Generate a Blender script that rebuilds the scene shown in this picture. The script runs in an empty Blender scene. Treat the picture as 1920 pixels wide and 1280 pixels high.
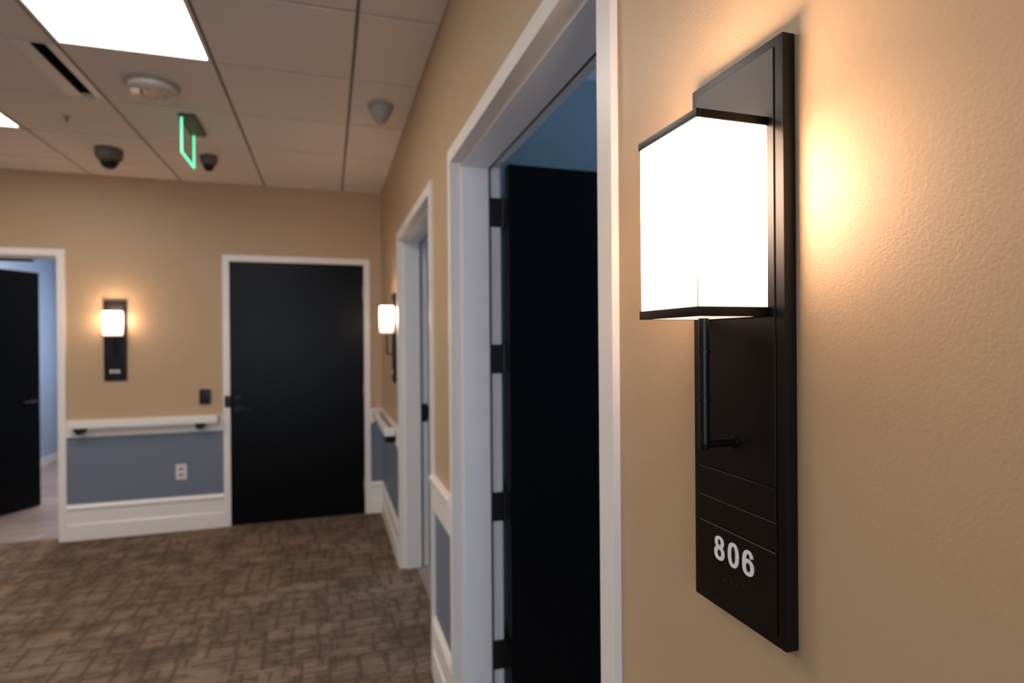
import bpy, bmesh, math, random
from mathutils import Matrix, Vector
random.seed(7)
S = bpy.context.scene
COL = S.collection

# ------------------------------------------------------------------ camera
F_PX, YAW, PITCH, ROLL, CAM_H = 1093.27, 17.4724, -.1085, -.4389, 1.4784
cd = bpy.data.cameras.new('camera'); cam = bpy.data.objects.new('camera', cd); COL.objects.link(cam)
cd.sensor_fit = 'HORIZONTAL'; cd.sensor_width = 36.0; cd.lens = F_PX / 1920 * 36.0
cd.clip_start = .02; cd.clip_end = 60
yw, pt, rl = math.radians(YAW), math.radians(PITCH), math.radians(ROLL)
fw = Vector((math.sin(yw)*math.cos(pt), math.cos(yw)*math.cos(pt), math.sin(pt)))
ri = Vector((math.cos(yw), -math.sin(yw), 0)); up = ri.cross(fw)
r2 = ri*math.cos(rl) + up*math.sin(rl); u2 = -ri*math.sin(rl) + up*math.cos(rl)
cam.matrix_world = Matrix(((r2.x, u2.x, -fw.x, 0), (r2.y, u2.y, -fw.y, 0), (r2.z, u2.z, -fw.z, CAM_H), (0, 0, 0, 1)))
cd.dof.use_dof = True; cd.dof.focus_distance = .64; cd.dof.aperture_fstop = 4.0
S.camera = cam

# ------------------------------------------------------------------ world, light, exposure
w = bpy.data.worlds.new('world'); S.world = w; w.use_nodes = True
w.node_tree.nodes['Background'].inputs[0].default_value = (.45, .62, 1, 1)
w.node_tree.nodes['Background'].inputs[1].default_value = .6
S.view_settings.view_transform = 'Standard'; S.view_settings.look = 'None'
S.view_settings.gamma = 1; S.view_settings.use_curve_mapping = False
S.view_settings.exposure = 0.12
TROFFER = 9.5          # radiance of the ceiling panels
SCONCE_BASE, SCONCE_PEAK = .35, 31.0

def area(name, loc, rot, sx, sy, power, color):
    l = bpy.data.lights.new(name, 'AREA'); l.shape = 'RECTANGLE'; l.size = sx; l.size_y = sy
    l.energy = power; l.color = color
    o = bpy.data.objects.new(name, l); COL.objects.link(o); o.location = loc; o.rotation_euler = rot
    return o
PI = math.pi
DAY = (.45, .68, 1)
area('daylight_rear', (-1.3, -3.33, 1.55), (PI/2, 0, 0), 2.4, 1.5, 70, (.66, .80, 1))        # through the window behind the camera
area('daylight_room', (-2.1, 9.13, 1.6), (-PI/2, 0, 0), 1.4, 1.3, 26, (.62, .78, 1))   # window of the room behind the open far door
area('room_fill_light', (-2.3, 6.9, 2.69), (0, 0, 0), .6, .6, 45, (1, .86, .78))   # unseen lamp added to brighten the plank floor of that room
area('daylight_suite', (4.13, 1.0, 1.55), (0, PI/2, 0), 1.4, 1.6, 60, (.46, .68, 1))    # window of the room behind the near door
area('added_light_suite_far', (4.13, 4.2, 1.55), (0, PI/2, 0), 1.4, 1.6, 45, (.5, .72, 1))  # added lamp that faintly lights the room behind the second doorway

# ------------------------------------------------------------------ materials
def new_mat(name):
    m = bpy.data.materials.new(name); m.use_nodes = True
    nt = m.node_tree; return m, nt, nt.nodes['Principled BSDF']
def N(nt, t, **kw):
    n = nt.nodes.new(t)
    for k, v in kw.items(): setattr(n, k, v)
    return n
def mth(nt, op, a, b=None, c=None):
    n = nt.nodes.new('ShaderNodeMath'); n.operation = op
    for i, x in enumerate((a, b, c)):
        if x is None: continue
        if isinstance(x, (int, float)): n.inputs[i].default_value = x
        else: nt.links.new(x, n.inputs[i])
    return n.outputs[0]
def mixc(nt, fac, a, b):
    n = nt.nodes.new('ShaderNodeMix'); n.data_type = 'RGBA'
    for s, x in ((0, fac), (6, a), (7, b)):
        if isinstance(x, (int, float)): n.inputs[s].default_value = x
        elif isinstance(x, tuple): n.inputs[s].default_value = (*x[:3], 1)
        else: nt.links.new(x, n.inputs[s])
    return n.outputs[2]
def coords(nt, kind='Object', scale=None):
    t = nt.nodes.new('ShaderNodeTexCoord'); o = t.outputs[kind]
    if scale:
        mp = nt.nodes.new('ShaderNodeMapping'); mp.inputs['Scale'].default_value = scale
        nt.links.new(o, mp.inputs[0]); o = mp.outputs[0]
    return o
def world_pos(nt, scale=None):
    g = nt.nodes.new('ShaderNodeNewGeometry'); o = g.outputs['Position']
    if scale:
        mp = nt.nodes.new('ShaderNodeMapping'); mp.inputs['Scale'].default_value = scale
        nt.links.new(o, mp.inputs[0]); o = mp.outputs[0]
    return o
def noise(nt, vec, scale, detail=2, rough=.5):
    n = nt.nodes.new('ShaderNodeTexNoise'); n.inputs['Scale'].default_value = scale
    n.inputs['Detail'].default_value = detail; n.inputs['Roughness'].default_value = rough
    nt.links.new(vec, n.inputs['Vector']); return n.outputs['Fac']
def bump(nt, b, h, strength, dist):
    n = nt.nodes.new('ShaderNodeBump'); n.inputs['Strength'].default_value = strength
    n.inputs['Distance'].default_value = dist
    nt.links.new(h, n.inputs['Height']); nt.links.new(n.outputs[0], b.inputs['Normal'])

def plain(name, col, rough=.5, spec=.5, metal=0, var=.04, vs=6, bs=0, bd=.001, bscale=200):
    m, nt, b = new_mat(name)
    b.inputs['Roughness'].default_value = rough; b.inputs['Metallic'].default_value = metal
    b.inputs['Specular IOR Level'].default_value = spec
    p = coords(nt)
    f = noise(nt, p, vs, 3)
    lo = tuple(c*(1-var) for c in col); hi = tuple(min(1, c*(1+var)) for c in col)
    nt.links.new(mixc(nt, f, lo, hi), b.inputs['Base Color'])
    if bs: bump(nt, b, noise(nt, p, bscale, 2), bs, bd)
    return m
BEIGE = (.47, .330, .195)
BLUE = (.155, .185, .245)
def wall_paint():
    m, nt, b = new_mat('beige_over_blue_wall_paint')
    b.inputs['Roughness'].default_value = .42; b.inputs['Specular IOR Level'].default_value = .35
    p = world_pos(nt)
    sep = N(nt, 'ShaderNodeSeparateXYZ'); nt.links.new(p, sep.inputs[0])
    f = mth(nt, 'LESS_THAN', sep.outputs[2], .80)
    v = noise(nt, p, 3.0, 3)
    be = mixc(nt, v, tuple(c*.97 for c in BEIGE), tuple(c*1.03 for c in BEIGE))
    nt.links.new(mixc(nt, f, be, BLUE), b.inputs['Base Color'])
    n1 = noise(nt, p, 290, 3, .55); n2 = noise(nt, p, 520, 2, .5)
    h = mth(nt, 'MULTIPLY_ADD', n2, .35, n1)
    bump(nt, b, h, .26, .0016)
    return m
def trim_paint():
    m = plain('white_semigloss_trim', (.78, .74, .70), .32, .5, var=.02, vs=12, bs=.08, bd=.0004, bscale=300)
    return m
def tile_mat():
    m, nt, b = new_mat('mineral_fibre_ceiling_tile')
    b.inputs['Roughness'].default_value = .9; b.inputs['Specular IOR Level'].default_value = .2
    p = world_pos(nt)
    n1 = noise(nt, p, 260, 3, .7)
    nt.links.new(mixc(nt, n1, (.66, .60, .55), (.80, .73, .67)), b.inputs['Base Color'])
    bump(nt, b, n1, .5, .0015)
    return m
def carpet_mat():
    m, nt, b = new_mat('brown_crosshatch_carpet')
    b.inputs['Roughness'].default_value = .95; b.inputs['Specular IOR Level'].default_value = .12
    p = world_pos(nt)
    sep = N(nt, 'ShaderNodeSeparateXYZ'); nt.links.new(p, sep.inputs[0])
    X, Y = sep.outputs[0], sep.outputs[1]
    wob = noise(nt, p, 9, 2)
    X = mth(nt, 'MULTIPLY_ADD', wob, .018, X); Y = mth(nt, 'MULTIPLY_ADD', wob, .014, Y)
    def lines(u, v, pu, pv, wd, keep, seed):
        row = mth(nt, 'FLOOR', mth(nt, 'DIVIDE', v, pv))
        wn = N(nt, 'ShaderNodeTexWhiteNoise', noise_dimensions='2D')
        cmb = N(nt, 'ShaderNodeCombineXYZ'); nt.links.new(row, cmb.inputs[0]); cmb.inputs[1].default_value = seed
        nt.links.new(cmb.outputs[0], wn.inputs['Vector'])
        uu = mth(nt, 'ADD', mth(nt, 'DIVIDE', u, pu), wn.outputs['Value'])
        cell = mth(nt, 'FLOOR', uu); fr = mth(nt, 'FRACT', uu)
        d = mth(nt, 'ABSOLUTE', mth(nt, 'SUBTRACT', fr, .5))
        ln = N(nt, 'ShaderNodeMapRange', interpolation_type='SMOOTHSTEP')
        nt.links.new(d, ln.inputs[0]); ln.inputs[1].default_value = wd/pu*.35; ln.inputs[2].default_value = wd/pu
        ln.inputs[3].default_value = 1; ln.inputs[4].default_value = 0
        w2 = N(nt, 'ShaderNodeTexWhiteNoise', noise_dimensions='3D')
        c2 = N(nt, 'ShaderNodeCombineXYZ'); nt.links.new(cell, c2.inputs[0]); nt.links.new(row, c2.inputs[1]); c2.inputs[2].default_value = seed
        nt.links.new(c2.outputs[0], w2.inputs['Vector'])
        k = mth(nt, 'LESS_THAN', w2.outputs['Value'], keep)
        return mth(nt, 'MULTIPLY', ln.outputs[0], k), w2.outputs['Value']
    a, va = lines(X, Y, .125, .19, .014, .8, 1)
    a2, va2 = lines(X, Y, .055, .06, .009, .35, 5)
    c, vc = lines(Y, X, .095, .30, .012, .8, 2)
    c2, vc2 = lines(Y, X, .045, .14, .007, .5, 9)
    L = mth(nt, 'MAXIMUM', mth(nt, 'MAXIMUM', a, a2), mth(nt, 'MAXIMUM', c, c2))
    # loop rows running across (along X)
    st = noise(nt, world_pos(nt, (9, 130, 1)), 1.0, 3, .65)
    st = mth(nt, 'MULTIPLY_ADD', st, 1.7, -.32); st = mth(nt, 'MAXIMUM', mth(nt, 'MINIMUM', st, 1), 0)
    blot = noise(nt, world_pos(nt, (5, 8, 1)), 1.0, 3, .6)
    base = mixc(nt, st, (.088, .056, .035), (.31, .222, .160))
    vv = mth(nt, 'MULTIPLY_ADD', mth(nt, 'ADD', mth(nt, 'MULTIPLY', va, .6), mth(nt, 'ADD', mth(nt, 'MULTIPLY', vc, .6), mth(nt, 'MULTIPLY', va2, .5))), .62, .48)
    hs = N(nt, 'ShaderNodeHueSaturation'); nt.links.new(base, hs.inputs['Color']); nt.links.new(vv, hs.inputs['Value']); base = hs.outputs[0]
    base = mixc(nt, mth(nt, 'MULTIPLY', blot, .45), base, (.125, .084, .054))
    nt.links.new(mixc(nt, mth(nt, 'MULTIPLY', L, .55), base, (.060, .036, .020)), b.inputs['Base Color'])
    fz = noise(nt, p, 500, 2, .7)
    h = mth(nt, 'ADD', mth(nt, 'MULTIPLY', st, .8), mth(nt, 'SUBTRACT', fz, mth(nt, 'MULTIPLY', L, .7)))
    bump(nt, b, h, .6, .004)
    return m
def plank_mat():
    m, nt, b = new_mat('grey_brown_vinyl_plank')
    b.inputs['Roughness'].default_value = .38
    oi = N(nt, 'ShaderNodeObjectInfo')
    p = world_pos(nt, (2.5, 26, 1))
    g = noise(nt, p, 1.6, 5, .65)
    c = mixc(nt, g, (.20, .145, .125), (.38, .30, .265))
    hs = N(nt, 'ShaderNodeHueSaturation'); nt.links.new(c, hs.inputs['Color'])
    nt.links.new(mth(nt, 'MULTIPLY_ADD', oi.outputs['Random'], .35, .82), hs.inputs['Value'])
    nt.links.new(hs.outputs[0], b.inputs['Base Color']); bump(nt, b, g, .15, .0006)
    return m
def emit_mat(name, col, strength, z0=None, sz=.05, peak=0, y0=0):
    m, nt, b = new_mat(name)
    b.inputs['Base Color'].default_value = (.85, .82, .78, 1); b.inputs['Roughness'].default_value = .35
    b.inputs['Emission Color'].default_value = (*col, 1)
    if z0 is None: b.inputs['Emission Strength'].default_value = strength
    else:   # the bulb sits in the upper half of the lantern, its diffuser fades towards the bottom
        s = N(nt, 'ShaderNodeSeparateXYZ'); nt.links.new(coords(nt), s.inputs[0])
        dz = mth(nt, 'DIVIDE', mth(nt, 'SUBTRACT', s.outputs[2], z0), sz)
        g = mth(nt, 'EXPONENT', mth(nt, 'MULTIPLY', mth(nt, 'MULTIPLY', dz, dz), -1))
        nt.links.new(mth(nt, 'MULTIPLY_ADD', g, peak, strength), b.inputs['Emission Strength'])
    return m
WARM = (1, .67, .47)
M = dict(
    wall=wall_paint(), trim=trim_paint(), tile=tile_mat(), carpet=carpet_mat(), plank=plank_mat(),
    grid=plain('ceiling_grid_shaded', (.15, .13, .115), .6),  # dark tone carries the shade of the grooves between tiles
    slot_shade=plain('slot_shade_black', (.0015, .0015, .0015), .95, .05),
    slab=plain('ceiling_void', (.05, .045, .04), .9),
    black=plain('black_metal', (.005, .0045, .0045), .42, .4, var=.15, vs=40, bs=.05, bd=.0003, bscale=500),
    plate=plain('dark_bronze_satin_metal', (.0038, .0027, .0022), .36, .30, var=.12, vs=30, bs=.12, bd=.0003, bscale=700),
    leaf=plain('black_stained_door', (.0014, .0015, .0020), .34, .13, var=.25, vs=4, bs=.05, bd=.0004, bscale=60),
    gasket=plain('black_rubber', (.008, .008, .009), .7),
    white=plain('white_plastic', (.72, .68, .64), .4, var=.02),
    sensor=plain('pale_grey_plastic', (.33, .31, .275), .45, var=.02),
    alarm=plain('off_white_alarm_plastic', (.52, .475, .44), .4, var=.02),
    taupe=plain('taupe_camera_housing', (.10, .085, .072), .5),
    smoked=plain('smoked_black_dome', (.008, .008, .009), .38, .25),
    chrome=plain('dull_metal', (.35, .30, .26), .35, .5, 1),
    digit=plain('white_raised_lettering', (.80, .78, .80), .5, var=.02),
    roomblue=plain('pale_blue_room_paint', (.34, .41, .52), .6, .3, bs=.2, bd=.001, bscale=150),
    roomteal=plain('slate_blue_room_paint', (.26, .36, .42), .6, .3, bs=.2, bd=.001, bscale=150),
    roomceil=plain('white_room_ceiling', (.75, .76, .78), .8),
    diffuser=emit_mat('troffer_diffuser_panel', (1, .93, .85), TROFFER),
    shade=emit_mat('lantern_shade_diffuser', WARM, SCONCE_BASE, z0=.466, sz=.066, peak=SCONCE_PEAK),
    capglow=emit_mat('lantern_end_diffuser', WARM, 1.6),
    topglow=emit_mat('lantern_top_opening', WARM, 62.0),
    green=emit_mat('green_edge_glow', (.006, .74, .40), 1.7),
    seam=plain('shade_corner_seam', (.35, .30, .27), .5),
)
def clear_mat():
    m, nt, b = new_mat('clear_acrylic')
    b.inputs['Roughness'].default_value = .05; b.inputs['Base Color'].default_value = (.8, 1, .9, 1)
    tr = N(nt, 'ShaderNodeBsdfTransparent'); tr.inputs[0].default_value = (.86, .93, .88, 1)
    mx = N(nt, 'ShaderNodeMixShader'); mx.inputs[0].default_value = .10
    nt.links.new(tr.outputs[0], mx.inputs[1]); nt.links.new(b.outputs[0], mx.inputs[2])
    nt.links.new(mx.outputs[0], nt.nodes['Material Output'].inputs[0])
    return m
M['clear'] = clear_mat()

# ------------------------------------------------------------------ helpers
def bm_box(bm, x0, x1, y0, y1, z0, z1, bev=0, seg=2):
    vs = bmesh.ops.create_cube(bm, size=1)['verts']
    for v in vs:
        v.co = Vector((x0 + (v.co.x+.5)*(x1-x0), y0 + (v.co.y+.5)*(y1-y0), z0 + (v.co.z+.5)*(z1-z0)))
    if bev:
        es = {e for v in vs for e in v.link_edges}
        bmesh.ops.bevel(bm, geom=list(es), offset=bev, segments=seg, affect='EDGES', profile=.7)
def bm_tube(bm, p0, p1, r0, r1=None, seg=24, caps=True):
    p0, p1 = Vector(p0), Vector(p1); r1 = r0 if r1 is None else r1
    d = p1-p0; m = Matrix.Translation((p0+p1)/2) @ d.to_track_quat('Z', 'Y').to_matrix().to_4x4()
    bmesh.ops.create_cone(bm, cap_ends=caps, segments=seg, radius1=r0, radius2=r1, depth=d.length, matrix=m)
def bm_lathe(bm, prof, seg=40, center=(0, 0, 0)):
    """prof: (radius, z) list, revolved about Z; ends at radius 0 close."""
    rings = []
    c = Vector(center)
    for r, z in prof:
        if r < 1e-6: rings.append([bm.verts.new(c+Vector((0, 0, z)))])
        else: rings.append([bm.verts.new(c+Vector((r*math.cos(2*PI*i/seg), r*math.sin(2*PI*i/seg), z))) for i in range(seg)])
    for a, b in zip(rings, rings[1:]):
        for i in range(seg):
            j = (i+1) % seg
            if len(a) == 1 and len(b) == 1: continue
            if len(a) == 1: bm.faces.new((a[0], b[i], b[j]))
            elif len(b) == 1: bm.faces.new((a[i], b[0], a[j]))
            else: bm.faces.new((a[i], b[i], b[j], a[j]))
def bm_extrude_x(bm, prof, x0, x1):
    """closed profile of (y, z) points run along X"""
    A = [bm.verts.new((x0, y, z)) for y, z in prof]; B = [bm.verts.new((x1, y, z)) for y, z in prof]
    n = len(prof)
    for i in range(n): bm.faces.new((A[i], A[(i+1) % n], B[(i+1) % n], B[i]))
    bm.faces.new(A[::-1]); bm.faces.new(B)
def bm_sweep_frame(bm, prof, u0, u1, h, dy=0):
    """door-frame profile (depth, outward) mitred round three sides of an opening"""
    st = []
    for k in range(4):
        ring = []
        for d, ww in prof:
            u = u0-ww if k < 2 else u1+ww
            z = 0 if k in (0, 3) else h+ww
            ring.append(bm.verts.new((u, d+dy, z)))
        st.append(ring)
    n = len(prof)
    for a, b in zip(st, st[1:]):
        for i in range(n): bm.faces.new((a[i], a[(i+1) % n], b[(i+1) % n], b[i]))
    bm.faces.new(st[0][::-1]); bm.faces.new(st[-1])

def obj(name, build, mat, parent=None, loc=None, smooth=False, label=None, mesh=None):
    if mesh is None:
        bm = bmesh.new(); build(bm)
        bmesh.ops.recalc_face_normals(bm, faces=bm.faces[:])
        mesh = bpy.data.meshes.new(name); bm.to_mesh(mesh); bm.free()
        if smooth:
            for p in mesh.polygons: p.use_smooth = True
            mesh.set_sharp_from_angle(angle=math.radians(35))
        mesh.materials.append(mat)
    o = bpy.data.objects.new(name, mesh); COL.objects.link(o)
    if parent: o.parent = parent
    if loc: o.location = loc
    if label: o['label'] = label
    return o
def box(name, x0, x1, y0, y1, z0, z1, mat, parent=None, bev=0, label=None):
    return obj(name, lambda bm: bm_box(bm, x0, x1, y0, y1, z0, z1, bev), mat, parent, smooth=bev > 0, label=label)
def tag(o, label, cat, group=None, kind=None):
    o['label'] = label; o['category'] = cat
    if group: o['group'] = group
    if kind: o['kind'] = kind
    return o
def empty(name, loc, rz=0):
    o = bpy.data.objects.new(name, None); COL.objects.link(o); o.empty_display_size = .1
    o.location = loc; o.rotation_euler = (0, 0, rz); return o
def boxes(name, lst, mat, label, cat='wall'):
    def b(bm):
        for t in lst: bm_box(bm, *t)
    o = obj(name, b, mat); tag(o, label, cat, kind='structure'); return o

# ------------------------------------------------------------------ main dimensions
A, D, H, T = .4425, 5.1703, 2.7578, .6096
WT = .1675                                  # wall thickness
LX, RY = -4.0, -3.2                         # left and rear limits of the hallway
HD = 2.134                                  # door height
GX, GY = A-.3231, D-.3856                   # first ceiling grid lines
D1 = (-.7592, .2923)                        # closed door in the far wall (x)
DL = (-3.146, -1.927)                       # open door in the far wall (x)
DN = (.885, 2.110)                          # near door in the right wall (y), room 806
D2 = (2.604, 3.833)                         # second door in the right wall (y)
FW, FD = .05, .192                          # frame face width, frame depth
REC = .028                                  # frame overlap hidden in the wall

# ------------------------------------------------------------------ walls
def wall_x(x0, x1, y0, y1, holes, h=H+.02):
    out = []; y = y0
    for a, b in holes:
        out.append((x0, x1, y, a-REC, 0, h)); out.append((x0, x1, a-REC, b+REC, HD+REC, h)); y = b+REC
    out.append((x0, x1, y, y1, 0, h)); return out
boxes('wall_right', wall_x(A, A+WT, RY, D+WT, [DN, D2]), M['wall'],
      'long beige hallway wall on the right holding the lit sconce and two doorways')
def wall_y(y0, y1, x0, x1, holes, h=H+.02):
    return [(c, d, y0, y1, e, f) for (_, _, c, d, e, f) in wall_x(0, 1, x0, x1, holes, h)]
boxes('wall_far', wall_y(D, D+WT, LX-.1, A, [DL, D1]), M['wall'],
      'beige wall with blue lower band at the far end of the hallway')
boxes('wall_left', [(LX-.1, LX, RY, D, 0, H+.02)], M['wall'], 'beige hallway wall on the left side')
boxes('wall_rear', [(LX, -2.5, RY-.1, RY, 0, H+.02), (-.1, A, RY-.1, RY, 0, H+.02), (-2.5, -.1, RY-.1, RY, 0, .8), (-2.5, -.1, RY-.1, RY, 2.3, H+.02)],
      M['wall'], 'beige hallway wall behind with a daylight window')

# rooms behind the doors
RX = A+WT
boxes('wall_room_left', [(-3.41, -3.31, D+WT, 9.0, 0, 2.7)], M['roomblue'], 'pale blue side wall of the daylit room behind the open far door')
boxes('wall_room_right', [(-1.0, -.9, D+WT, 9.0, 0, 2.7)], M['roomblue'], 'pale blue right wall of the room behind the open far door')
boxes('wall_room_far', [(-3.41, -2.8, 9.0, 9.1, 0, 2.7), (-1.4, -.9, 9.0, 9.1, 0, 2.7), (-2.8, -1.4, 9.0, 9.1, 0, .95), (-2.8, -1.4, 9.0, 9.1, 2.25, 2.7)],
      M['roomblue'], 'pale blue window wall of the room behind the open far door')
boxes('ceiling_room', [(-3.41, -.9, D+WT, 9.1, 2.7, 2.75)], M['roomceil'], 'white ceiling of the room behind the open far door', 'ceiling')
boxes('wall_suite_far', [(RX, 4.1, 2.30, 2.40, 0, 2.62)], M['roomteal'], 'slate blue wall inside the room behind the near door')
boxes('wall_suite_rear', [(RX, 4.1, -1.6, -1.5, 0, 2.62)], M['roomteal'], 'slate blue rear wall of the room behind the near door')
boxes('wall_suite_right', [(4.0, 4.1, -1.5, .3, 0, 2.62), (4.0, 4.1, 1.7, 3.5, 0, 2.62), (4.0, 4.1, 4.9, 6.5, 0, 2.62),
                           (4.0, 4.1, .3, 1.7, 0, .8), (4.0, 4.1, .3, 1.7, 2.3, 2.62), (4.0, 4.1, 3.5, 4.9, 0, .8), (4.0, 4.1, 3.5, 4.9, 2.3, 2.62)],
      M['roomteal'], 'slate blue window wall of the rooms on the right')
boxes('wall_suite_end', [(RX, 4.1, 6.4, 6.5, 0, 2.62)], M['roomteal'], 'slate blue end wall of the room behind the second doorway')
boxes('ceiling_suite', [(RX, 4.1, -1.6, 6.5, 2.6, 2.65)], M['roomceil'], 'white ceiling of the rooms behind the right wall', 'ceiling')

def window(name, loc, w_, z0, z1, label):
    t = tag(empty(name, loc), label, 'window', kind='structure')
    def f(bm):
        for a, b, c, d in ((-w_/2, -w_/2+.05, z0, z1), (w_/2-.05, w_/2, z0, z1), (-w_/2+.05, w_/2-.05, z0, z0+.05), (-w_/2+.05, w_/2-.05, z1-.05, z1), (-.02, .02, z0+.05, z1-.05)):
            bm_box(bm, a, b, -.03, .03, c, d)
    obj('window_frame', f, M['trim'], t)
window('window_1', (-1.3, RY-.05, 0), 2.4, .8, 2.3, 'white framed window in the hallway wall behind')
window('window_2', (-2.1, 9.05, 0), 1.4, .95, 2.25, 'white framed window of the room behind the open far door')
# ------------------------------------------------------------------ floors
box_floor = boxes('floor', [(LX, A+.08, RY, D+.10, -.05, 0), (A+.08, A+.10, DN[0], DN[1], -.05, 0), (A+.08, A+.10, D2[0], D2[1], -.05, 0)],
                  M['carpet'], 'brown crosshatched carpet on the hallway floor', 'carpet')
for (nm, x0, x1, y0, y1, lab) in (('floor_room', -3.31, -1.0, D+.10, 9.0, 'grey brown vinyl plank floor of the room behind the open far door'),
                                  ('floor_suite', A+.10, 4.0, -1.5, 6.4, 'grey brown vinyl floor of the rooms on the right')):
    fl = boxes(nm, [(x0, x1, y0, y1, -.05, -.004)], M['slab'] if nm == 'floor_room' else M['plank'], lab, 'floor')
    if nm == 'floor_room':
        pm = None; PW, PL = .18, 1.22; r = 0; y = y0
        while y < y1-.01:
            yy = min(y+PW, y1); x = x0 - (r*.47 % 1)*PL
            while x < x1-.01:
                xa, xb = max(x, x0), min(x+PL, x1)
                if xb-xa > .03:
                    box('plank', xa+.0012, xb-.0012, y+.0012, yy-.0012, -.004, 0, M['plank'], fl, bev=.0009)
                x += PL
            y += PW; r += 1

# ------------------------------------------------------------------ ceiling of tiles in a grid
ceil = boxes('ceiling', [(LX, A, RY, D, H+.024, H+.06)], M['slab'], 'suspended ceiling of square mineral tiles over the hallway', 'ceiling')
xs = [A]+[GX-i*T for i in range(20) if GX-i*T > LX]+[LX]
ys = [D]+[GY-i*T for i in range(30) if GY-i*T > RY]+[RY]
def grid(bm):
    for x in xs[1:-1]: bm_box(bm, x-.013, x+.013, RY, D, H+.009, H+.016)
    for y in ys[1:-1]: bm_box(bm, LX, A, y-.013, y+.013, H+.0085, H+.016)
    bm_box(bm, A-.014, A, RY, D, H+.008, H+.016); bm_box(bm, LX, A, D-.014, D, H+.008, H+.016)
obj('ceiling_grid', grid, M['grid'], ceil, label='recessed metal grid between the ceiling tiles')
# troffer cells: (column, first row, rows); column i spans xs[i+1]..xs[i], row j spans ys[j+1]..ys[j]
TR = [(2, 4), (4, 2), (6, 4), (4, 7)]  # last two panels lie out of view, added to light the hallway
tro_cells = {(c, r+k) for c, r in TR for k in (0, 1)}
meshcache = {}
GXW, GYW = .0072, .0072
SLOTW = .172
for i in range(len(xs)-1):
    for j in range(len(ys)-1):
        if (i, j) in tro_cells: continue
        x0, x1, y0, y1 = xs[i+1]+GXW, xs[i]-GXW, ys[j+1]+GYW, ys[j]-GYW
        if i == 0: x1 = A-.0005
        if j == 0: y1 = D-.0005
        if (i, j) == (3, 3): x1 = xs[i]-SLOTW-.001
        key = (round(x1-x0, 4), round(y1-y0, 4))
        cx, cy = (x0+x1)/2, (y0+y1)/2; hx, hy = (x1-x0)/2, (y1-y0)/2
        if key not in meshcache:
            t = obj('ceiling_tile', lambda bm: bm_box(bm, -hx, hx, -hy, hy, 0, .014, .0025, 1), M['tile'], ceil, (cx, cy, H))
            meshcache[key] = t.data
        else:
            t = obj('ceiling_tile', None, None, ceil, (cx, cy, H), mesh=meshcache[key])
labs = {(2, 4): 'bright white troffer light panel nearest the top edge, beside the air slot',
        (4, 2): 'bright white troffer light panel at the left edge beyond the sprinkler',
        (4, 7): 'unseen troffer light panel added on the left above the camera', (6, 4): 'unseen troffer light panel added near the left wall'}
for c, r in TR:
    x0, x1, y0, y1 = xs[c+1]+.006, xs[c]-.006, ys[r+2]+.006, ys[r]-.006
    t = tag(empty('ceiling_light', ((x0+x1)/2, (y0+y1)/2, H)), labs[(c, r)], 'light', 'recessed ceiling light panels')
    hx, hy = (x1-x0)/2, (y1-y0)/2; b = .016
    def fr(bm):
        bm_box(bm, -hx, -hx+b, -hy, hy, .000, .018); bm_box(bm, hx-b, hx, -hy, hy, .000, .018)
        bm_box(bm, -hx+b, hx-b, -hy, -hy+b, .000, .018); bm_box(bm, -hx+b, hx-b, hy-b, hy, .000, .018)
    obj('frame', fr, M['white'], t)
    obj('diffuser', lambda bm: bm_box(bm, -hx+b, hx-b, -hy+b, hy-b, .005, .012), M['diffuser'], t, label='glowing flat diffuser panel')
    for s in (-1, 1):
        for q in (-.35, .35):
            box('latch', q-.012, q+.012, s*(hy-b*.5)-.005, s*(hy-b*.5)+.005, -.003, .002, M['white'], t) if abs(q) < hx else None

# linear slot diffuser
x1 = xs[3]-GXW; x0 = xs[3]-SLOTW; y0, y1 = ys[4]+GYW, ys[3]-GYW
sd = tag(empty('air_diffuser', ((x0+x1)/2, (y0+y1)/2, H)), 'linear slot air diffuser with one long black slot in the ceiling', 'vent')
hx, hy = (x1-x0)/2, (y1-y0)/2
sx0, sx1 = -1.203-(x0+x1)/2, -1.144-(x0+x1)/2
def sfr(bm):
    bm_box(bm, -hx, sx0, -hy, hy, 0, .013, .001); bm_box(bm, sx1, hx, -hy, hy, 0, .013, .001)
    bm_box(bm, sx0, sx1, -hy, -hy+.006, 0, .013)
obj('frame', sfr, M['white'], sd)
box('slot_shade_strip', sx0, sx1, -hy+.006, hy-.055, .002, .014, M['slot_shade'], sd, label='flush black strip standing in for the shade inside the slot')  # solid strip coloured as the shade of the open slot
box('end_cap', sx0, sx1, hy-.055, hy, .004, .013, M['sensor'], sd)

# ------------------------------------------------------------------ doors
FP = [(0, FW), (0, 0), (.040, 0), (.041, -.016), (.142, -.016), (.143, 0), (FD, 0), (FD, FW), (FD-.0125, FW), (FD-.0125, REC-.001), (.0125, REC-.001), (.0125, FW)]
def lever(parent, u, y, z, dirn, side):
    """lever handle on a leaf face; side -1 faces local -y"""
    def f(bm):
        bm_tube(bm, (u, y, z), (u, y+side*.010, z), .027, .025)
        bm_tube(bm, (u, y+side*.009, z), (u, y+side*.052, z), .010)
        bm_tube(bm, (u-dirn*.008, y+side*.050, z), (u+dirn*.115, y+side*.050, z), .009, .0075)
    return obj('lever_handle', f, M['black'], parent, smooth=True, label='black lever handle')
def deadbolt(parent, u, y, z, side):
    return obj('deadbolt', lambda bm: (bm_tube(bm, (u, y, z), (u, y+side*.014, z), .026, .022), bm_box(bm, u-.004, u+.004, min(y, y+side*.03), max(y, y+side*.03), z-.014, z+.014)),
               M['black'], parent, smooth=True, label='black deadbolt thumb turn')
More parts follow.
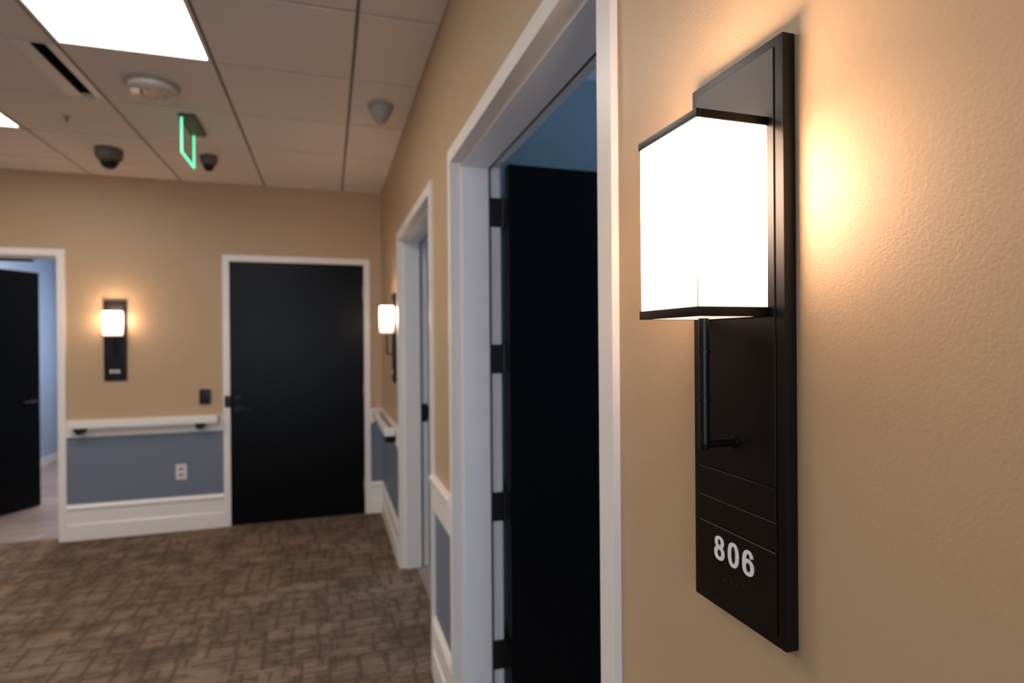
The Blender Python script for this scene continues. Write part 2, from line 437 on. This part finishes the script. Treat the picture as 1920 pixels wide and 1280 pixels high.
def door(name, loc, rz, width, label):
    """local frame: x right, y into the wall, opening between -width/2 and +width/2"""
    t = tag(empty(name, loc, rz), label, 'door', kind='structure')
    hw = width/2
    obj('door_frame', lambda bm: bm_sweep_frame(bm, FP, -hw, hw, HD, -.0125), M['trim'], t, label='white painted steel door frame')
    return t, hw
def gasket(t, hw):
    G = [(.1435, 0), (.1435, -.0155), (.150, -.0155), (.152, 0)]
    obj('gasket', lambda bm: bm_sweep_frame(bm, G, -hw, hw, HD, -.0125), M['gasket'], t, label='black rubber seal strip')
def hinge(t, x, y, zc, sx):
    """plate on the rabbet plus knuckle; sx = direction into the opening"""
    h = .0545
    o = box('hinge', min(x, x+sx*.003), max(x, x+sx*.003), y-.0485, y+.002, zc-h, zc+h, M['black'], t, label='black steel butt hinge')
    obj('hinge_pin', lambda bm: bm_tube(bm, (x+sx*.004, y+.009, zc-h-.004), (x+sx*.004, y+.009, zc+h+.004), .0085), M['black'], o, smooth=True)
    return o

# near door to room 806, standing open into the room
cy = (DN[0]+DN[1])/2
t, hw = door('door_1', (A, cy, 0), -PI/2, DN[1]-DN[0], 'near white framed doorway with its black door standing open beside sconce 806')
gasket(t, hw)
lf_y0, lf_y1 = .192, .192+1.205       # leaf runs away from the wall (local y); local x = -(world y)+cy
lx = -(2.052-cy)
lf = obj('door_leaf', lambda bm: bm_box(bm, -hw+.014, -hw+.058, lf_y0+.001, lf_y1, .010, HD-.006, .0015), M['leaf'], t, label='black door leaf swung open')
for zc in (1.959, 1.409, .854, .297):
    o = hinge(t, -hw, FD-.0125, zc, 1)
    box('hinge_leaf', -hw+.012, -hw+.052, lf_y0-.0025, lf_y0+.0005, zc-.0545, zc+.0545, M['black'], o)
for s, yy in ((1, -hw+.058), (-1, -hw+.014)):
    def f(bm, s=s, yy=yy):
        bm_tube(bm, (yy, lf_y1-.07, .96), (yy+s*.010, lf_y1-.07, .96), .027, .025); bm_tube(bm, (yy+s*.009, lf_y1-.07, .96), (yy+s*.052, lf_y1-.07, .96), .010)
        bm_tube(bm, (yy+s*.05, lf_y1-.062, .96), (yy+s*.05, lf_y1-.185, .96), .009, .0075)
    obj('lever_handle', f, M['black'], t, smooth=True, label='black lever handle')
box('strike_plate', hw-.002, hw+.0005, .135, .165, .90, 1.02, M['black'], t, label='black strike plate on the near jamb')

# second door on the right wall, door swung away inside
cy2 = (D2[0]+D2[1])/2
t, hw = door('door_2', (A, cy2, 0), -PI/2, D2[1]-D2[0], 'second white framed doorway on the right wall beyond the near one')
gasket(t, hw)
obj('door_leaf', lambda bm: bm_box(bm, hw-.058, hw-.014, .193, .193+1.205, .010, HD-.006, .0015), M['leaf'], t, label='black door leaf swung open')
for zc in (1.959, 1.409, .854, .297): hinge(t, hw, FD-.0125, zc, -1)
obj('strike_plate', lambda bm: (bm_box(bm, -hw-.0005, -hw+.003, .134, .176, .948, 1.067, .001), bm_box(bm, -hw-.0005, -hw+.010, .172, .186, .966, 1.049, .003)),
    M['black'], t, label='black strike plate with curved lip')
def f2(bm):
    yy = hw-.058
    bm_tube(bm, (yy, 1.33, .96), (yy-.010, 1.33, .96), .027, .025); bm_tube(bm, (yy-.009, 1.33, .96), (yy-.052, 1.33, .96), .010)
    bm_tube(bm, (yy-.05, 1.338, .96), (yy-.05, 1.215, .96), .009, .0075)
obj('lever_handle', f2, M['black'], t, smooth=True)

# closed black door in the far wall
cx = (D1[0]+D1[1])/2
t, hw = door('door_3', (cx, D, 0), 0, D1[1]-D1[0], 'closed black door in a white frame on the far wall')
obj('door_leaf', lambda bm: bm_box(bm, -hw+.003, hw-.003, -.006, .027, .006, HD-.003, .0015), M['leaf'], t, label='closed black door leaf')
lever(t, -hw+.062, -.006, .944, 1, -1); deadbolt(t, -hw+.062, -.006, 1.035, -1)
box('strike_plate', -hw-.040, -hw+.002, -.0155, -.0120, .957, 1.052, M['black'], t, bev=.001, label='black strike plate lip on the frame face')
for zc in (1.9, 1.07, .25):
    obj('hinge', lambda bm: bm_tube(bm, (hw-.001, -.017, zc-.05), (hw-.001, -.017, zc+.05), .006), M['white'], t, smooth=True)

# open door in the far wall, at the left edge
cx = (DL[0]+DL[1])/2
t, hw = door('door_4', (cx, D, 0), 0, DL[1]-DL[0], 'white framed doorway at the left with black door open onto the blue room')
gasket(t, hw)
hp = empty('leaf_pivot', (-hw+.006, FD-.0125+.008, 0), math.radians(61.5)); hp.parent = t
hp.name = 'door_leaf_assembly'
obj('door_leaf', lambda bm: bm_box(bm, .004, 1.200, -.050, -.006, .008, HD-.006, .0015), M['leaf'], hp, label='black door leaf swung open')
lever(hp, 1.13, -.050, .96, -1, -1); lever(hp, 1.13, -.006, .96, -1, 1); deadbolt(hp, 1.145, -.006, 1.30, 1)
for zc in (1.95, 1.35, .8, .25): hinge(t, -hw, FD-.0125, zc, 1)
box('overhead_stop', -hw+.05, -hw+1.01, .132, .160, HD-.030, HD-.001, M['black'], t, bev=.002, label='black overhead door stop track')

# ------------------------------------------------------------------ baseboards and rails (local frame of the wall: x right, -y out)
BP = [(0, 0), (-.016, 0), (-.016, .116), (-.0095, .124), (-.0095, .222), (-.013, .227), (-.0185, .236), (-.0185, .246), (-.010, .262), (-.006, .268), (0, .268)]
def base(name, loc, rz, x0, x1, label):
    o = obj(name, lambda bm: bm_extrude_x(bm, BP, x0, x1), M['trim']); o.location = loc; o.rotation_euler = (0, 0, rz)
    tag(o, label, 'baseboard', kind='structure')
e = FW+.0005
base('baseboard_far', (0, D, 0), 0, DL[1]+e, D1[0]-e, 'tall white moulded baseboard on the far wall between the doors')
base('baseboard_corner', (0, D, 0), 0, D1[1]+e, A, 'short white baseboard in the far corner right of the black door')
base('baseboard_left', (0, D, 0), 0, LX, DL[0]-e, 'white baseboard on the far wall left of the open door')
base('baseboard_right', (A, 0, 0), -PI/2, -D+.019, -(D2[1]+e), 'tall white baseboard on the right wall beyond the second doorway')
base('baseboard_pier', (A, 0, 0), -PI/2, -(D2[0]-e), -(DN[1]+e), 'tall white baseboard on the narrow wall between the two right doorways')
base('baseboard_near', (A, 0, 0), -PI/2, -(DN[0]-e), 3.2, 'tall white baseboard on the right wall under the sconce')
def rb(bm): bm_box(bm, -3.31, -3.296, D+WT, 9.0, 0, .10, .002)
tag(obj('baseboard_room', rb, M['white']), 'plain white baseboard of the blue room behind the open door', 'baseboard', kind='structure')

CRP = [(0, .738), (-.010, .738), (-.010, .745), (-.014, .750), (-.014, .838), (-.018, .846), (-.018, .852), (-.024, .860), (-.026, .872), (-.026, .884), (-.020, .889), (0, .889)]
def crail(name, loc, rz, x0, x1, label, prof=CRP):
    o = obj(name, lambda bm: bm_extrude_x(bm, prof, x0, x1), M['trim']); o.location = loc; o.rotation_euler = (0, 0, rz)
    tag(o, label, 'rail', kind='structure')
crail('trim_1', (A, 0, 0), -PI/2, -(D2[0]-e), -(DN[1]+e), 'white chair rail on the narrow wall between the two right doorways')
crail('trim_4', (A, 0, 0), -PI/2, -(DN[0]-e), 3.2, 'white chair rail on the right wall under the near sconce')
BB = [(0, .772), (-.012, .772), (-.018, .778), (-.018, .885), (-.024, .893), (-.024, .903), (0, .903)]
crail('trim_2', (0, D, 0), 0, DL[1]+e, D1[0]-e, 'white backing board behind the far wall handrail', BB)
crail('trim_5', (0, D, 0), 0, D1[1]+e, A, 'white backing board in the far corner right of the black door', BB)
crail('trim_3', (A, 0, 0), -PI/2, -D+.0245, -(D2[1]+e), 'white backing board behind the right wall handrail', BB)

def handrail(loc, rz, x0, x1, brackets, label):
    t = tag(empty('handrail', loc, rz), label, 'handrail')
    obj('rail_bar', lambda bm: bm_box(bm, x0, x1, -.094, -.060, .848, .902, .008, 3), M['trim'], t, smooth=True)
    obj('end_return', lambda bm: bm_box(bm, x0, x0+.034, -.062, -.0245, .848, .902, .006, 3), M['trim'], t, smooth=True)
    obj('end_return', lambda bm: bm_box(bm, x1-.034, x1, -.062, -.0245, .848, .902, .006, 3), M['trim'], t, smooth=True)
    for bx in brackets:
        def b(bm):
            n = 10; hwid = .034
            prof = [(bx+hwid*math.cos(PI+PI*k/n), .8475+.050*math.sin(PI+PI*k/n)) for k in range(n+1)]
            A_ = [bm.verts.new((x, -.082, z)) for x, z in prof]; B_ = [bm.verts.new((x, -.0185, z)) for x, z in prof]
            for k in range(n+1): bm.faces.new((A_[k], A_[(k+1) % (n+1)], B_[(k+1) % (n+1)], B_[k]))
            bm.faces.new(A_); bm.faces.new(B_[::-1])
        obj('bracket', b, M['black'], t, label='black rounded wall bracket')
    return t
handrail((0, D, 0), 0, -1.845, -.838, (-1.771, -.967), 'white handrail with two black brackets on the far wall under sconce 808')
handrail((A, 0, 0), -PI/2, -5.08, -3.935, (-4.96, -3.955-.034), 'white handrail on the right wall in the corner beyond the second doorway')

# ------------------------------------------------------------------ sconces
def ring_pts(cx, cz, hw, hh, n=40, p=2.3, a0=0, a1=2*PI):
    out = []
    for k in range(n+1):
        a = a0+(a1-a0)*k/n; c, s = math.cos(a), math.sin(a)
        out.append((cx+hw*math.copysign(abs(c)**(2/p), c), cz+hh*math.copysign(abs(s)**(2/p), s)))
    return out
def strip(bm, outer, inner, y, th):
    for k in range(len(outer)-1):
        q = [outer[k], outer[k+1], inner[k+1], inner[k]]
        fa = [bm.verts.new((x, y-th, z)) for x, z in q]; ba = [bm.verts.new((x, y, z)) for x, z in q]
        bm.faces.new(fa)
        for i in range(4): bm.faces.new((fa[i], fa[(i+1) % 4], ba[(i+1) % 4], ba[i]))
def digit(ch, cx, cz, h, y, th):
    def f(bm):
        def R(x, z, hw, hh, ihw, ihh, iz=None, p=2.2, a0=0, a1=2*PI, dt=0):
            strip(bm, ring_pts(cx+x*h, cz+z*h, hw*h, hh*h, p=p, a0=a0, a1=a1), ring_pts(cx+x*h, cz+(z if iz is None else iz)*h, ihw*h, ihh*h, p=p, a0=a0, a1=a1), y, th+dt)
        if ch == '0': R(0, 0, .325, .5, .135, .355, p=2.35)
        if ch == '8':
            R(0, .245, .285, .255, .105, .125); R(0, -.205, .325, .295, .135, .150, dt=.00006)
        if ch == '6':
            R(0, -.170, .325, .33, .135, .185)
            R(0, 0, .325, .5, .135, .365, p=2.3, a0=math.radians(28), a1=math.radians(200), dt=.00006)
        if ch == '7':
            for q in ([(-.31, .48), (.31, .48), (.31, .33), (-.31, .33)], [(.12, .34), (.31, .36), (.02, -.1), (-.15, -.1)], [(-.15, -.1), (.02, -.1), (-.02, -.49), (-.22, -.49)]):
                pts = [(cx+a*h, cz+b*h) for a, b in q]
                fa = [bm.verts.new((x, y-th, z)) for x, z in pts]; ba = [bm.verts.new((x, y, z)) for x, z in pts]
                bm.faces.new(fa)
                for i in range(4): bm.faces.new((fa[i], fa[(i+1) % 4], ba[(i+1) % 4], ba[i]))
    return f
BR = {'#': (3, 4, 5, 6), '8': (1, 2, 5), '0': (2, 4, 5), '6': (1, 2, 4), '7': (1, 2, 4, 5)}
def sconce(loc, rz, number, label, near=False):
    t = tag(empty('wall_sconce', loc, rz), label, 'wall light', 'lantern wall sconces with room numbers')
    PH = .611; pw = .0745
    obj('backplate', lambda bm: bm_box(bm, -pw, pw, -.0150, 0, 0, PH, .0016, 2), M['plate'], t, smooth=True, label='dark bronze backplate')
    iw = .0630
    for nm, a, b, d in (('upper_panel', .1600, .6015, .0009), ('name_strip', .1258, .1585, .0013), ('insert_strip', .0955, .1243, .0009), ('number_panel', .0110, .0940, .0012)):
        obj(nm, lambda bm: bm_box(bm, -iw, iw, -.0150-d*1.5, -.0149, a, b, .0007, 1), M['plate'], t)
    # lantern
    u, d0, d1 = .0555, .0158, .1010
    z0, z1 = .332, .534
    def ring(za, zb):
        def f(bm):
            k = .006
            bm_box(bm, -u, u, -d1, -d1+k, za, zb, .0010); bm_box(bm, -u, -u+k, -d1+k, -d0, za, zb, .0010)
            bm_box(bm, u-k, u, -d1+k, -d0, za, zb, .0010); bm_box(bm, -u+k, u-k, -d0-k, -d0, za, zb, .0010)
        return f
    obj('bottom_band', ring(z0, z0+.0095), M['plate'], t, smooth=True); obj('top_band', ring(z1-.0088, z1), M['plate'], t, smooth=True)
    v = u-.0016
    def sh(bm):
        za, zb = z0+.0094, z1-.0086; dd1 = d1-.0016
        for a, b, c, e_ in ((-v, v, -dd1, -dd1+.003), (-v, -v+.003, -dd1+.003, -d0-.001), (v-.003, v, -dd1+.003, -d0-.001), (-v+.003, v-.003, -d0-.004, -d0-.001)):
            bm_box(bm, a, b, c, e_, za, zb)
    obj('lamp_shade', sh, M['shade'], t, label='glowing white box shade')
    for s in (-1, 1):
        obj('corner_seam', lambda bm: bm_box(bm, s*v-.0004 if s > 0 else s*v-.0001, s*v+.0001 if s > 0 else s*v+.0004, -d1+.0014, -d1+.0019, z0+.0094, z1-.0086), M['seam'], t)
    obj('end_diffuser', lambda bm: bm_box(bm, -u+.006, u-.006, -d1+.006, -d0-.006, z0+.0005, z0+.0025), M['capglow'], t)
    obj('end_diffuser', lambda bm: bm_box(bm, -u+.006, u-.006, -d1+.006, -d0-.006, z1-.006, z1-.004), M['topglow'], t)
    # stem
    sd_ = .0545; r = .0056
    def stem(bm):
        bm_tube(bm, (0, -sd_, .1965), (0, -sd_, z0), r, seg=28)
        bm_tube(bm, (0, -sd_, .1965+.0000), (0, -sd_, .1900), r, r*.80, seg=28)
        bm_tube(bm, (0, -sd_-.003, .1960), (0, -.0152, .1960), .0046, seg=28)
    obj('stem', stem, M['plate'], t, smooth=True)
    for zz in (.296, .244): obj('collar', lambda bm: bm_tube(bm, (0, -sd_, zz-.0012), (0, -sd_, zz+.0012), .0072, seg=28), M['plate'], t, smooth=True)
    obj('flange', lambda bm: (bm_tube(bm, (0, -.0158, .1960), (0, -.0196, .1960), .0072, .0066, seg=28),), M['plate'], t, smooth=True)
    hgt = .0275
    for k, ch in enumerate(number):
        obj('digit', digit(ch, (k-1)*.0240-.0015, .0700, hgt, -.0167, .0009), M['digit'], t, label='raised white number ' + ch)
    def br(bm):
        for k, ch in enumerate('#'+number):
            for dot in BR[ch]:
                x = -.018+k*.0105+(.0036 if dot > 3 else 0); z = .0430-.0036*((dot-1) % 3)
                bmesh.ops.create_icosphere(bm, subdivisions=1, radius=.0010, matrix=Matrix.Translation((x, -.0167, z)))
    obj('braille', br, M['plate'], t)
    return t
sconce((A, .5405, 1.1687), -PI/2, '806', 'large lit lantern sconce reading 806 on a dark plate at the near right wall', True)
sconce((A, 4.115, 1.195), -PI/2, '807', 'lit lantern sconce seen edge-on on the right wall beyond the second doorway')
sconce((-1.5545, D, 1.195), 0, '808', 'lit lantern sconce reading 808 on the far wall between the two doors')

# ------------------------------------------------------------------ small wall devices
t = tag(empty('card_reader', (-.9415, D, 1.051)), 'small black card reader on the far wall left of the closed black door', 'card reader')
obj('housing', lambda bm: bm_box(bm, -.038, .038, -.022, 0, -.058, .058, .005, 3), M['black'], t, smooth=True)
box('face_plate', -.030, .030, -.0235, -.0215, -.048, .048, M['smoked'], t, bev=.0008)
t = tag(empty('power_outlet', (-1.114, D, .463)), 'white power outlet on the blue lower band of the far wall', 'outlet')
obj('cover_plate', lambda bm: bm_box(bm, -.038, .038, -.006, 0, -.060, .060, .003, 2), M['white'], t, smooth=True)
for s in (-1, 1):
    rc = obj('receptacle', lambda bm: bm_box(bm, -.017, .017, -.0075, -.005, s*.0245-.0145, s*.0245+.0145, .002, 2), M['sensor'], t, smooth=True)
    def sl(bm):
        for dx in (-.0065, .0065): bm_box(bm, dx-.001, dx+.001, -.0079, -.0074, s*.0245-.001, s*.0245+.007)
        bm_tube(bm, (0, -.0079, s*.0245-.008), (0, -.0074, s*.0245-.008), .0023, seg=10)
    obj('socket_holes', sl, M['gasket'], rc)

# ------------------------------------------------------------------ ceiling devices
def ceil_thing(name, x, y, label, cat): return tag(empty(name, (x, y, H)), label, cat)
t = ceil_thing('fire_alarm_strobe', -.822, 3.29, 'round white fire alarm strobe on the ceiling beside the long light', 'alarm')
obj('base_ring', lambda bm: bm_lathe(bm, [(0, 0), (.122, 0), (.122, -.010), (.112, -.013), (0, -.013)]), M['sensor'], t, smooth=True)
obj('body', lambda bm: bm_lathe(bm, [(.108, -.012), (.106, -.030), (.092, -.040), (.050, -.044), (0, -.044)]), M['alarm'], t, smooth=True)
obj('strobe_lens', lambda bm: bm_box(bm, -.085, -.040, -.055, -.005, -.058, -.040, .006, 3), M['chrome'], t, smooth=True, label='small clear strobe lens')
for k in range(6):
    a = k*PI/3+.4
    obj('sound_hole', lambda bm: bm_tube(bm, (.055*math.cos(a), .055*math.sin(a), -.0455), (.055*math.cos(a), .055*math.sin(a), -.042), .006, seg=12), M['taupe'], t)

t = ceil_thing('occupancy_sensor', .281, 3.235, 'small pale occupancy sensor on the ceiling near the right wall', 'sensor')
obj('base', lambda bm: bm_lathe(bm, [(0, 0), (.062, 0), (.062, -.010), (.056, -.016), (0, -.016)]), M['sensor'], t, smooth=True)
obj('body', lambda bm: bm_lathe(bm, [(.054, -.014), (.050, -.040), (.034, -.066), (.031, -.070), (0, -.070)], seg=28), M['sensor'], t, smooth=True)
obj('lens', lambda bm: bm_lathe(bm, [(.028, -.069), (.026, -.080), (.016, -.088), (0, -.091)], seg=16), M['sensor'], t)
t.scale = (1.12, 1.12, 1.12)

def dome(x, y, R, drop, label):
    t = ceil_thing('dome_camera', x, y, label, 'camera'); t['group'] = 'dome security cameras on the ceiling'
    obj('housing', lambda bm: bm_lathe(bm, [(0, 0), (R*.97, 0), (R, -drop*.06), (R, -drop*.28), (R*.92, -drop*.46), (R*.70, -drop*.60), (0, -drop*.60)]), M['taupe'], t, smooth=True, label='taupe housing')
    obj('dome_cover', lambda bm: bm_lathe(bm, [(R*.66*math.cos(k*PI/2/8), -drop*.59-drop*.41*math.sin(k*PI/2/8)) for k in range(8)]+[(0, -drop)]), M['smoked'], t, smooth=True, label='smoked black dome')
dome(-1.372, 4.47, .080, .130, 'larger dark dome camera on the ceiling left of the green exit sign')
dome(-.775, 4.44, .055, .105, 'smaller dome camera on the ceiling just right of the green exit sign')

t = ceil_thing('sprinkler', -1.395, 3.881, 'tiny sprinkler head on the ceiling near the left light panel', 'sprinkler')
t.scale = (.7, .7, .7)
obj('escutcheon', lambda bm: bm_lathe(bm, [(0, 0), (.030, 0), (.027, -.005), (0, -.006)], seg=28), M['sensor'], t, smooth=True)
obj('frame_arms', lambda bm: (bm_tube(bm, (0, 0, -.004), (0, 0, -.016), .008, seg=14), bm_tube(bm, (-.009, 0, -.014), (-.004, 0, -.038), .002, seg=8), bm_tube(bm, (.009, 0, -.014), (.004, 0, -.038), .002, seg=8),
                               bm_tube(bm, (0, 0, -.016), (0, 0, -.037), .0025, seg=8)), M['taupe'], t, smooth=True)
obj('deflector', lambda bm: bm_lathe(bm, [(0, -.036), (.015, -.037), (.015, -.039), (0, -.041)], seg=18), M['taupe'], t)

t = ceil_thing('exit_sign', -.770, 3.80, 'edge-lit exit sign with glowing green border hanging from the ceiling', 'sign')
obj('canopy', lambda bm: bm_box(bm, -.018, .068, -.155, .165, -.024, 0, .004, 2), M['taupe'], t, smooth=True)
ya, yb, za, zb = -.160, .160, -.221, -.024
box('panel', -.002, .002, ya+.006, yb-.006, za+.006, zb, M['clear'], t, label='clear acrylic panel')
def glow(bm):
    k = .009
    bm_box(bm, -.0045, .0045, ya, ya+k, za+k, zb); bm_box(bm, -.0045, .0045, yb-k, yb, za+k, zb)
    bm_box(bm, -.0045, .0045, ya, yb, za, za+k)
obj('edge_glow', glow, M['green'], t, label='glowing green edges')
